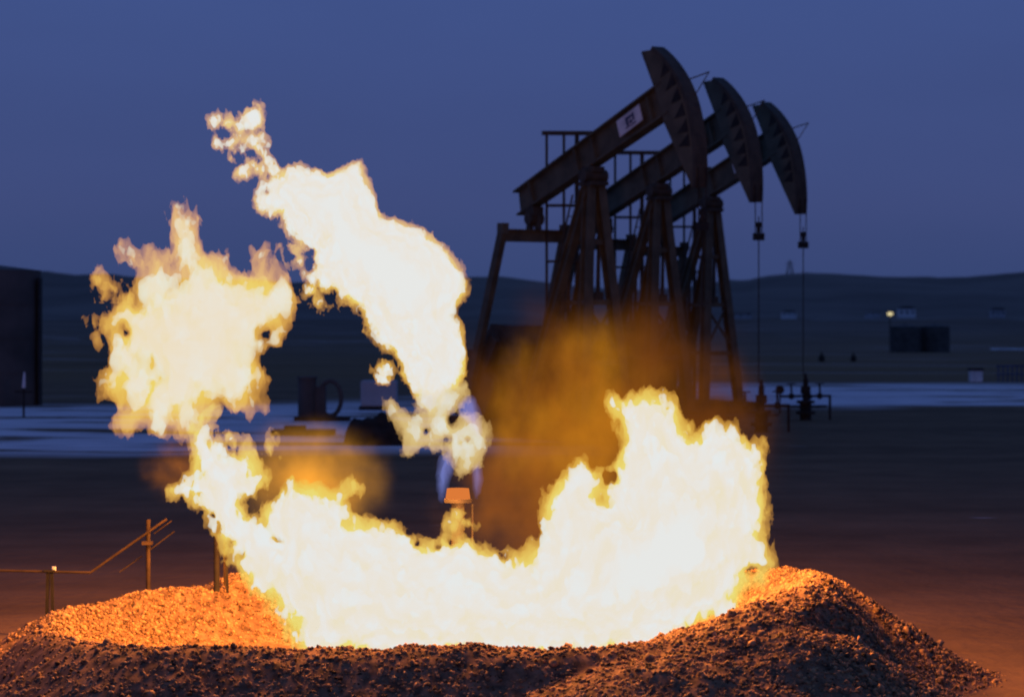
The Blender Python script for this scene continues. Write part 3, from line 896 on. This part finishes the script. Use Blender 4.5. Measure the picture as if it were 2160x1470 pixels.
def make_jack():
    r = empty('pump_jack', (0, 0, 0))
    X_, Y_, Z_ = (1, 0, 0), (0, 1, 0), (0, 0, 1)
    PZ = 6.14                       # height of the saddle bearing
    # beam frame
    bA = np.array((math.cos(TH), 0, math.sin(TH))); bC = np.array((-math.sin(TH), 0, math.cos(TH))); W = np.array((0, 1.0, 0))
    O = np.array((0, 0, PZ))

    def B(b, c, w=0.0): return O + bA * b + bC * c + W * w
    # walking beam: deep I section, slightly shallower at the tail
    m = MB()
    m.prism([(-3.0, 0.27), (3.2, 0.22), (3.2, 0.90), (-2.9, 0.80)], B(0, 0), (bA, bC, W), 0.05)
    m.prism([(-2.95, 0.80), (3.2, 0.90), (3.2, 0.945), (-2.95, 0.845)], B(0, 0), (bA, bC, W), 0.32)
    m.prism([(-3.0, 0.225), (3.2, 0.175), (3.2, 0.22), (-3.0, 0.27)], B(0, 0), (bA, bC, W), 0.32)
    beam = m.build('walking_beam', M['paint'], r)
    for b in (-2.3, -0.35, 0.35, 2.6):
        MB().prism([(b - 0.02, 0.27), (b + 0.02, 0.27), (b + 0.02, 0.82), (b - 0.02, 0.82)], B(0, 0), (bA, bC, W), 0.29).build('stiffener', M['paint'], beam)
    # sign on the near face of the beam
    sg = MB().prism([(1.45, 0.34), (2.35, 0.37), (2.35, 0.76), (1.45, 0.73)], B(0, 0, -0.175), (bA, bC, W), 0.02).build('sign_plate', M['white'], r)
    mm = MB()
    for (b0, b1, c0, c1) in ((1.78, 1.86, 0.46, 0.66), (1.86, 2.02, 0.60, 0.66), (1.90, 2.00, 0.48, 0.55), (2.04, 2.10, 0.50, 0.68), (1.72, 2.14, 0.42, 0.445)):
        mm.prism([(b0, c0), (b1, c0), (b1, c1), (b0, c1)], B(0, 0, -0.188), (bA, bC, W), 0.008)
    mm.build('lettering', M['letter'], sg)
    # horse head
    R0 = 3.95
    RA = lambda a: R0 - 0.23 * max(0.0, a / 26.5) ** 1.5
    arc = [(RA(a) * math.cos(math.radians(a)), RA(a) * math.sin(math.radians(a))) for a in np.linspace(-26.5, 29.0, 22)]
    arci = [((RA(a) - 0.10) * math.cos(math.radians(a)), (RA(a) - 0.10) * math.sin(math.radians(a))) for a in np.linspace(-26.5, 29.0, 22)]
    hw = 0.34
    head = MB()
    # curved track
    n0 = len(arc)
    for k in range(n0 - 1):
        head.prism([arci[k], arc[k], arc[k + 1], arci[k + 1]], B(0, 0), (bA, bC, W), hw)
    hd = head.build('horse_head', M['dark'], r)
    back = [(3.10, 2.02), (3.06, 0.95), (3.04, 0.20), (3.28, -0.9), (3.50, -1.80)]
    outline = arci + back
    # solid side cheek plates between the curved track and a back plate
    for w in (-0.13, 0.13):
        mb = MB()
        mb.prism(arci + [(2.80, 1.86), (2.96, 0.95), (2.98, 0.20), (3.20, -0.9), (3.42, -1.72)][:0] + [(2.80, 1.86), (2.96, 0.95), (2.98, 0.20), (3.20, -0.9), (3.42, -1.72)], B(0, 0, w), (bA, bC, W), 0.03)
        mb.build('cheek_plate', M['paint'], r)
    # black triangles laid on the near cheek, painted shade of its open pockets
    mb = MB()
    for a0 in (16, 10, 4, -2, -8, -13):
        for sgn in (-1,):
            a1, a2, a3 = math.radians(a0), math.radians(a0 + 4.6), math.radians(a0 + 1.2)
            ro, ri = R0 - 0.20, R0 - 0.58
            mb.prism([(ro * math.cos(a1), ro * math.sin(a1)), (ro * math.cos(a2), ro * math.sin(a2)), (ri * math.cos(a3), ri * math.sin(a3))][::1], B(0, 0, -0.150), (bA, bC, W), 0.012)
    mb.build('pocket_shade', M['black'], hd)
    MB().prism([(2.90, 0.9), (2.75, 1.85), (2.82, 1.85), (3.02, 0.2), (3.42, -1.70), (3.36, -1.70), (2.94, 0.1)][::-1], B(0, 0), (bA, bC, W), 0.22).build('back_plate', M['dark'], hd)
    # small catcher bracket of thin rods on the face
    q = B(R0 * math.cos(math.radians(10)), R0 * math.sin(math.radians(10)), 0.1)
    MB().cyl(q, q + np.array((0.55, 0.1, 0.12)), 0.015).cyl(q + np.array((0.1, 0, -0.45)), q + np.array((0.55, 0.1, 0.12)), 0.012).build('catch_rod', M['dark'], hd)
    # bridle cables, carrier bar, polished rod
    ft = O + np.array((R0 * 1.0 + 0.02, 0, 0))
    zc = 4.85
    for w in (-0.11, 0.11):
        MB().cyl(ft + np.array((0, w, 0.0)), (ft[0], w, zc + 0.05), 0.013, n=8).build('bridle_cable', M['black'], r)
    MB().box((ft[0], 0, zc), (0.14, 0.27, 0.18)).cyl((ft[0], 0, zc + 0.1), (ft[0], 0, zc + 0.34), 0.055).box((ft[0], 0, zc + 0.30), (0.12, 0.14, 0.12)).build('carrier_bar', M['black'], r)
    MB().cyl((ft[0], 0, 1.2), (ft[0], 0, zc + 0.5), 0.014, n=8).build('polished_rod', M['black'], r)
    # samson post
    top = PZ - 0.22
    for w in (-1, 1):
        MB().ibeam((0.02, 0.14 * w, top), (0.45, 0.66 * w, 0.35), 0.22, 0.25, 0.03, up=(1, 0, 0)).build('front_leg', M['paint'], r)
    for w in (-1, 1):
        MB().ibeam((-0.05, 0.14 * w, top), (-2.1, 0.55 * w, 0.35), 0.20, 0.25, 0.03, up=(1, 0, 0)).build('rear_leg', M['paint'], r)
    for z, wd in ((4.6, 0.62), (3.2, 0.98), (1.8, 1.28)):
        f_ = (top - z) / (top - 0.35)
        MB().bar((0.02 + 0.43 * f_, -wd / 2, z), (0.02 + 0.43 * f_, wd / 2, z), 0.09, 0.12).build('cross_brace', M['paint'], r)
        MB().bar((0.02 + 0.43 * f_, 0, z), (-0.05 - 2.05 * f_, 0, z), 0.08, 0.10).build('cross_brace', M['paint'], r)
    MB().bar((0.2, -0.42, 3.2), (0.4, 0.60, 1.8), 0.06, 0.06).bar((0.2, 0.42, 3.2), (0.4, -0.60, 1.8), 0.05, 0.06).build('cross_brace', M['paint'], r)
    MB().box((0, 0, top + 0.04), (0.50, 0.52, 0.10)).cyl((0, -0.33, PZ + 0.0), (0, 0.33, PZ + 0.0), 0.16, n=18).box((0, 0, PZ + 0.15), (0.42, 0.34, 0.13)).build('saddle_bearing', M['dark'], r, bevel=0.01)
    # ladder up the rear leg, with its tall caged top
    mb = MB()
    for w in (-0.2, 0.2):
        mb.cyl((-2.55, w, 0.4), (-0.55, w, top - 0.2), 0.022, n=8)
    for k in range(16):
        f_ = (k + 0.5) / 16
        mb.cyl((-2.55 + 2.0 * f_, -0.2, 0.4 + (top - 0.6) * f_), (-2.55 + 2.0 * f_, 0.2, 0.4 + (top - 0.6) * f_), 0.014, n=6)
    mb.build('ladder', M['dark'], r)
    mb = MB()
    cz = 7.3
    for k, (u_, w_) in enumerate(((-2.35, 0.35), (-2.15, 0.72), (-2.0, 1.00), (-1.75, 1.28))):
        mb.cyl((u_, w_, 0.4), (u_, w_, cz), 0.034 if k != 2 else 0.055, n=8)
    mb.box((-2.05, 0.82, cz), (0.14, 1.35, 0.10), ((0.85, -0.52, 0), (0.52, 0.85, 0), (0, 0, 1)))
    mb.box((-2.05, 0.82, 5.55), (0.5, 1.05, 0.05), ((0.85, -0.52, 0), (0.52, 0.85, 0), (0, 0, 1)))
    mb.box((-2.05, 0.82, 4.2), (0.5, 1.1, 0.05), ((0.85, -0.52, 0), (0.52, 0.85, 0), (0, 0, 1)))
    mb.build('safety_cage', M['dark'], r)
    # equaliser, tail bearing, pitman arms
    tb = B(-2.45, 0.22)
    ez = tb[2] - 0.55
    MB().box((tb[0], 0, tb[2] - 0.1), (0.34, 0.30, 0.22)).cyl((tb[0], -0.2, tb[2] - 0.28), (tb[0], 0.2, tb[2] - 0.28), 0.15, n=16).bar((tb[0] - 0.12, 0, tb[2] - 0.2), (tb[0] - 0.20, 0, ez), 0.08, 0.2).bar((tb[0] + 0.1, 0, tb[2] - 0.2), (tb[0] + 0.16, 0, ez), 0.08, 0.2).build('tail_bearing', M['dark'], r)
    MB().ibeam((tb[0], -0.88, ez - 0.14), (tb[0], 0.88, ez - 0.14), 0.24, 0.30, 0.03).build('equalizer', M['paint'], r)
    cx, czz = -3.05, 2.15
    pin = (cx - 0.62, czz - 0.95)
    for w in (-1, 1):
        MB().bar((tb[0], 0.92 * w, ez - 0.02), (pin[0], 0.98 * w, pin[1]), 0.16, 0.20).box((tb[0], 0.92 * w, ez + 0.02), (0.24, 0.18, 0.26)).cyl((pin[0], 0.88 * w, pin[1]), (pin[0], 1.08 * w, pin[1]), 0.2, n=16).build('pitman_arm', M['paint'], r)
        d = np.array((-0.546, 0, -0.838)); nrm = np.array((0.838, 0, -0.546))
        MB().bar(np.array((cx, 0.78 * w, czz)) - d * 0.25, np.array((cx, 0.78 * w, czz)) + d * 1.75, 0.14, 0.36, up=nrm).build('crank', M['dark'], r)
        for s_ in (-1, 1):
            c_ = np.array((cx, 0.78 * w, czz)) + d * 1.15 + nrm * 0.48 * s_
            MB().prism([(-0.6, -0.22), (-0.35, -0.30), (0.35, -0.30), (0.6, -0.12), (0.55, 0.26), (-0.55, 0.26)], c_, (d, nrm * s_ * -1, W), 0.26).build('counterweight', M['dark'], r)
    for (u_, w_, z0_, z1_) in ((-0.5, 0.5, 3.3, 5.3), (-0.9, -0.25, 2.6, 4.6), (-1.3, 0.2, 2.0, 4.3)):
        MB().cyl((u_, w_, z0_), (u_ + 0.06, w_, z1_), 0.055, 0.04, n=8).box((u_, w_, z0_), (0.2, 0.2, 0.3)).build('brake_line', M['dark'], r)
    # gearbox, its stand, motor and belt guard
    MB().prism([(-0.75, -0.45), (0.75, -0.45), (0.85, 0.05), (0.5, 0.5), (-0.45, 0.55), (-0.8, 0.1)], (cx + 0.1, 0, czz), (X_, Z_, Y_), 1.15).cyl((cx, -0.85, czz), (cx, 0.85, czz), 0.14, n=16).build('gearbox', M['dark'], r, bevel=0.02)
    MB().box((cx + 0.1, 0, 1.05), (1.5, 1.0, 1.28)).build('gearbox_stand', M['dark'], r)
    MB().cyl((cx - 1.9, -0.3, 0.95), (cx - 1.9, 0.35, 0.95), 0.3, n=18).box((cx - 1.9, 0, 0.55), (0.7, 0.7, 0.25)).build('motor', M['dark'], r)
    MB().prism([(-1.95, -0.45), (-1.5, -0.5), (0.3, 0.35), (0.45, 0.9), (0.1, 1.15), (-0.35, 1.0), (-2.1, 0.2)], (cx, 0.62, 1.3), (X_, Z_, Y_), 0.1).build('belt_guard', M['paint'], r)
    # base skid
    for w in (-0.62, 0.62):
        MB().ibeam((-5.6, w, 0.24), (1.4, w, 0.24), 0.22, 0.34, 0.03).build('skid_rail', M['dark'], r)
    mb = MB()
    for u_ in (-5.4, -4.2, -3.0, -1.9, -0.7, 0.5, 1.3):
        mb.box((u_, 0, 0.22), (0.2, 1.0, 0.24))
    mb.build('cross_member', M['dark'], r)
    MB().box((-2.1, 0, 0.03), (7.6, 2.2, 0.1)).build('foundation', M['tank'], r)
    return r


j0 = make_jack()
JP = []
tops = [(1252, 56.0), (None, None), (None, None)]
x1 = (1252 - 1080) / F * 56.0
labs = ['nearest and largest of the three dark pump jacks, its head raised highest in the photo',
        'middle one of the three dark pump jacks, its horse head between the other two',
        'farthest and smallest of the three dark pump jacks, rightmost of the row']
for i in range(3):
    o = j0 if i == 0 else copy_tree(j0)
    o.location = (x1 + 1.955 * i, 56.0 + 7.0 * i, 0.0)
    o.rotation_euler = (0, 0, -ANG)
    tag(o, labs[i], 'pump jack', 'row of pump jacks behind the fire')
    JP.append(o)


# wellheads under the horse heads
def make_wellhead():
    r = empty('wellhead', (0, 0, 0))
    MB().cyl((0, 0, 0), (0, 0, 0.5), 0.16, n=16).cyl((0, 0, 0.16), (0, 0, 0.24), 0.27, n=18).cyl((0, 0, 0.46), (0, 0, 0.54), 0.25, n=18).build('casing_head', M['black'], r)
    MB().cyl((0, 0, 0.5), (0, 0, 1.15), 0.09, 0.07, n=14).cyl((0, 0, 0.72), (0, 0, 0.92), 0.14, n=14).cyl((0, 0, 1.1), (0, 0, 1.3), 0.06, 0.03, n=12).build('stuffing_box', M['black'], r)
    MB().cyl((-0.75, 0, 0.66), (0.75, 0, 0.66), 0.035, n=10).cyl((0.72, 0, 0.66), (0.72, 0, 0.0), 0.035, n=10).build('flow_line', M['black'], r)
    for s in (-1, 1):
        v = MB().cyl((0.42 * s, -0.02, 0.66), (0.42 * s, 0.02, 0.98), 0.03, n=8).ball((0.42 * s, 0, 0.66), 0.09).build('valve', M['black'], r)
        hwm = MB()
        for k in range(12):
            a, b = 2 * math.pi * k / 12, 2 * math.pi * (k + 1) / 12
            hwm.cyl((0.42 * s + 0.12 * math.cos(a), 0.12 * math.sin(a), 1.0), (0.42 * s + 0.12 * math.cos(b), 0.12 * math.sin(b), 1.0), 0.014, n=6)
        hwm.cyl((0.42 * s - 0.12, 0, 1.0), (0.42 * s + 0.12, 0, 1.0), 0.012, n=6).build('hand_wheel', M['black'], v)
    return r


w0 = make_wellhead()
wl = ['black wellhead under the nearest pump jack, behind the pit fire', 'black wellhead on the snow edge under the middle pump jack', 'black wellhead with flow line under the rightmost pump jack']
for i in range(3):
    o = w0 if i == 0 else copy_tree(w0)
    jl = JP[i].location
    o.location = (jl[0] + 4.07 * math.cos(ANG), jl[1] - 4.07 * math.sin(ANG), 0)
    o.rotation_euler = (0, 0, 0.25)
    tag(o, wl[i], 'wellhead', 'wellheads under the horse heads')

# round sign-like valve stem on the snow between two wellheads
p = P(1645, 868, 71)
t = tag(empty('valve_stand', (p[0], p[1], 0)), 'thin valve stem with a round wheel on top, on the snow between two wellheads', 'valve')
MB().cyl((0, 0, 0), (0, 0, 0.6), 0.025).build('stem', M['black'], t)
MB().cyl((0, -0.03, 0.70), (0, 0.03, 0.70), 0.13, n=18).build('hand_wheel', M['rust'], t)
MB().cyl((-0.4, 0, 0.22), (1.4, 0, 0.22), 0.03).build('flow_line', M['black'], t)
p = P(1708, 868, 71)
t = tag(empty('valve_stand', (p[0], p[1], 0)), 'small valve stem on the snow just right of the farthest wellhead', 'valve')
MB().cyl((0, 0, 0), (0, 0, 0.45), 0.022).build('stem', M['black'], t)
MB().cyl((0, -0.03, 0.5), (0, 0.03, 0.5), 0.08, n=14).build('hand_wheel', M['black'], t)
MB().cyl((-0.35, 0, 0.2), (0.4, 0, 0.2), 0.025).build('flow_line', M['black'], t)


# ------------------------------------------------------------------ tanks
def tank(px, base_y, Y, r, hgt, lab, group=None, ribs=26, z=None):
    zb = ground_z(Y) if z is None else z
    x = (px - 1080) / F * Y
    t = tag(empty('storage_tank', (x, Y, zb)), lab, 'tank', group)
    mb = MB().cyl((0, 0, -0.2), (0, 0, hgt), r, n=40)
    for k in range(1, 4):
        mb.cyl((0, 0, hgt * k / 4 - 0.03), (0, 0, hgt * k / 4 + 0.03), r + 0.02, n=40)
    mb.build('shell', M['tank'], t, True)
    MB().cyl((0, 0, hgt), (0, 0, hgt + r * 0.12), r * 1.01, 0.12, n=40).cyl((0, 0, hgt + r * .1), (0, 0, hgt + r * .12 + .25), 0.14, n=12).build('roof', M['tank'], t, True)
    return t


# big tank at the left edge, with a rail post on its roof
tk = tank(-20, 860, 78.0, 1.62, 4.35, 'tall dark storage tank cut by the left edge of the photo')
MB().cyl((0.35, -1.3, 4.3), (0.35, -1.3, 5.0), 0.04).cyl((-1.2, -1.0, 5.0), (0.35, -1.3, 5.0), 0.035).cyl((-1.2, -1.0, 4.3), (-1.2, -1.0, 5.0), 0.04).build('guard_rail', M['black'], tk)
MB().box((1.66, -0.3, 2.0), (0.06, 0.5, 4.2)).build('ladder', M['black'], tk)
tank(1909, 745, 533.0, 3.3, 5.9, 'left of the two dark storage tanks on the plain at right', 'tanks on the far plain')
tank(1972, 745, 536.0, 3.3, 5.9, 'right of the two dark storage tanks on the plain at right', 'tanks on the far plain')
zb = ground_z(533)
o = MB().box(P(2010, 748, 533), (5.5, 2.0, 1.0)).box(P(1985, 745, 530), (3.0, 1.5, 0.5)).build('pipe_rack', M['tank'])
tag(o, 'low dark equipment at the foot of the right far tank', 'pipe rack')

# lamp pole by the tanks
x = (1877 - 1080) / F * 560
t = tag(empty('street_lamp', (x, 560, ground_z(560))), 'tall thin lamp pole with a small lit yellow lamp above the far tanks', 'lamp')
zt = EYE + (HOR - 662) / F * 560 - ground_z(560)
MB().cyl((0, 0, 0), (0, 0, zt), 0.10).build('pole', M['black'], t)
MB().ball((0.0, -0.4, zt), 0.55, sc=(1.3, 1, 0.8)).build('lamp_head', M['lamp'], t)

# farm houses and sheds far off
M['pane'] = surf_mat('dark_pane', (0.02, 0.02, 0.03), (0.03, 0.03, 0.05), 3, 0.2)


def house(px, py, Y, w, hgt, lab, mat='offwhite', cat='house', name='house', gable=True, win=3):
    b = P(px, py, Y)
    t = tag(empty(name, b), lab, cat, 'far buildings under the hills')
    MB().box((0, 0, hgt / 2 - 0.5), (w, w * 0.6, hgt + 1.0)).build('wall', M[mat], t)
    if gable:
        MB().prism([(-w / 2 - 0.3, hgt), (w / 2 + 0.3, hgt), (w / 4, hgt + w * 0.13), (-w / 4, hgt + w * 0.13)], (0, 0, 0.002), ((1, 0, 0), (0, 0, 1), (0, 1, 0)), w * 0.66).build('roof', M['roof'], t)
    else:
        MB().box((0, 0, hgt + 0.1), (w + 0.3, w * 0.66, 0.2)).build('roof', M['roof'], t)
    for k in range(win):
        MB().box((-w / 2 + w * (k + 0.5) / win, -w * 0.3 - 0.03, hgt * 0.55), (w * 0.12, 0.06, hgt * 0.35)).build('window', M['pane'], t)
    return t


house(1912, 667, 1350, 9.5, 4.2, 'two-storey pale house right of the lit lamp on the far plain', mat='white')
house(1846, 668, 1350, 5.0, 2.2, 'small pale shed left of the lit lamp on the far plain', name='shed', cat='shed', gable=False, win=2)
house(1830, 668, 1400, 3.2, 2.0, 'tiny pale shed, leftmost of the cluster by the lit lamp', name='shed', cat='shed', gable=False, win=1)
house(1664, 669, 1350, 8.0, 2.6, 'long pale shed on the far plain right of the pump jacks', name='shed', cat='shed', mat='white', win=3)
house(1562, 668, 1350, 12.0, 1.6, 'long low pale building just right of the last pump jack leg', name='shed', cat='shed', gable=False)
house(2104, 667, 1300, 7.5, 3.4, 'pale house below the hill near the right edge', mat='offwhite')

# lattice tower on the hill behind the rods
b = P(1666, 585, 2300)
t = tag(empty('lattice_tower', b), 'faint thin lattice tower standing on the hill behind the last polished rod', 'tower')
mb = MB()
hT = 16.0
for sx_ in (-1, 1):
    for sy_ in (-1, 1):
        mb.cyl((4.5 * sx_, 4.5 * sy_, -4), (0.6 * sx_, 0.6 * sy_, hT), 0.35, n=6)
for k in range(5):
    f0, f1 = k / 5, (k + 1) / 5
    a0, a1 = 4.5 - 3.9 * f0, 4.5 - 3.9 * f1
    mb.cyl((-a0, -a0, hT * f0), (a1, -a1, hT * f1), 0.22, n=5).cyl((a0, -a0, hT * f0), (-a1, -a1, hT * f1), 0.22, n=5)
mb.build('lattice', M['tank'], t)
MB().box((0, 0, hT * 0.8), (9, 0.5, 0.5)).build('cross_arm', M['tank'], t)

# dark valve boxes on the plain
for (px, py, s, lab) in ((1733, 766, 0.55, 'squat dark valve box on the plain, left of the pair'), (1800, 764, 0.5, 'squat dark valve box on the plain, right of the pair')):
    Y = 262; x = (px - 1080) / F * Y
    t = tag(empty('valve_box', (x, Y, ground_z(Y))), lab, 'valve box', 'dark valve boxes on the plain')
    MB().box((0, 0, s * .6), (s * 1.1, s, s * 1.2)).build('body', M['black'], t, bevel=0.04)
    MB().cyl((0, 0, s * 1.2), (0, 0, s * 1.9), 0.12).build('vent', M['black'], t)
# white box with dark lid, pallets, pale pipe run at right edge
p = P(2058, 806, 104)
t = tag(empty('storage_box', (p[0], 104, ground_z(104))), 'small white square box with a dark lid standing at the far edge of the snow', 'box')
MB().box((0, 0, 0.26), (0.52, 0.5, 0.5)).build('body', M['white'], t, bevel=0.02)
MB().box((0, 0, 0.56), (0.6, 0.56, 0.10)).build('lid', M['black'], t)
p = P(2150, 806, 104)
t = tag(empty('pipe_rack', (p[0], 104, ground_z(104))), 'bluish rack of upright bars at the right edge above the snow', 'rack')
mb = MB()
for k in range(12):
    mb.box((-0.9 + k * 0.2, 0, 0.36), (0.05, 0.05, 0.72))
mb.build('bars', M['cloth'], t)
MB().box((0.2, 0, 0.72), (2.4, 0.07, 0.06)).box((0.2, 0, 0.36), (2.4, 0.07, 0.05)).build('rail', M['cloth'], t)
o = MB().cyl(P(2090, 737, 300), P(2500, 739, 300), 0.16).build('white_pipe', M['white'])
tag(o, 'thin pale pipe line on the plain at the right edge', 'pipe')

# post with a pale tip in front of the left tank
p = P(50, 872, 68)
t = tag(empty('marker_post', (p[0], 68, 0)), 'thin dark marker post with a pale pointed tip before the left tank', 'post')
MB().cyl((0, 0, 0), (0, 0, 0.85), 0.03).build('post', M['black'], t)
MB().box((0, 0, 0.74), (0.5, 0.05, 0.05)).build('cross_arm', M['black'], t)
MB().cyl((0, 0, 0.85), (0.02, 0, 1.3), 0.055, 0.02).build('tip', M['white'], t)

# equipment skid and mound seen between the two flames
Ye = 66.0
p = P(680, 890, Ye)
t = tag(empty('pump_skid', (p[0], Ye, 0)), 'dark equipment skid with a drum and an open hoop on the snow between the flames', 'equipment')
s_ = Ye / F
MB().cyl((-0.42, 0, 0.1), (-0.42, 0, 1.15), 0.25, n=20).cyl((-0.42, 0, 1.15), (-0.42, 0, 1.22), 0.28, n=20).build('drum', M['tank'], t, True)
mb = MB()
for k in range(20):
    a, b = 2 * math.pi * k / 20, 2 * math.pi * (k + 1) / 20
    mb.cyl((0.22 + 0.30 * math.cos(a), 0, 0.62 + 0.48 * math.sin(a)), (0.22 + 0.30 * math.cos(b), 0, 0.62 + 0.48 * math.sin(b)), 0.06, n=8)
mb.build('hoop', M['tank'], t, True)
MB().box((0, 0, 0.06), (1.5, 0.8, 0.12)).build('skid_base', M['black'], t)
MB().box((-0.05, 0.1, 0.5), (0.28, 0.4, 0.9)).build('cabinet', M['tank'], t)
p = P(640, 915, 58)
o = MB().box((p[0], 58, 0.07), (1.5, 0.9, 0.14)).box((p[0] - 0.2, 58, 0.19), (0.5, 0.4, 0.1)).build('steel_tray', M['black'])
tag(o, 'low dark steel tray lying on the snow before the equipment skid', 'tray')
p = P(800, 880, 74)
t = tag(empty('water_tank', (p[0], 74, 0)), 'pale rectangular tank behind the dark mound between the flames', 'tank')
MB().box((0, 0, 0.50), (1.1, 0.9, 0.8)).build('body', M['offwhite'], t, bevel=0.05)
MB().box((0, 0, 0.05), (1.2, 1.0, 0.1)).build('base', M['black'], t)
p = P(800, 938, 54)
rs = np.random.RandomState(3)
mv = []; mq = []
nu_, nv_ = 36, 20
for i in range(nu_ + 1):
    for j in range(nv_ + 1):
        u, v = i / nu_ * 2 - 1, j / nv_ * 2 - 1
        e_ = max(0.0, 1 - u ** 4 - v * v)
        mv.append((p[0] + u * 0.80, 54 + v * 0.7, -0.03 + 0.72 * e_ ** 0.6 * (0.85 + 0.15 * math.sin(u * 7 + 1) * math.cos(v * 5)) + rs.rand() * 0.05))
for i in range(nu_):
    for j in range(nv_):
        a = i * (nv_ + 1) + j
        mq.append((a, a + nv_ + 1, a + nv_ + 2, a + 1))
M['mound'] = surf_mat('black_earth', (0.012, 0.010, 0.009), (0.03, 0.024, 0.02), 5.0, 0.95)
o = np_mesh('earth_mound', mv, mq, M['mound'], True)
tag(o, 'black earth mound on the snow seen between the fireball and the flare stack', 'mound', kind='thing')
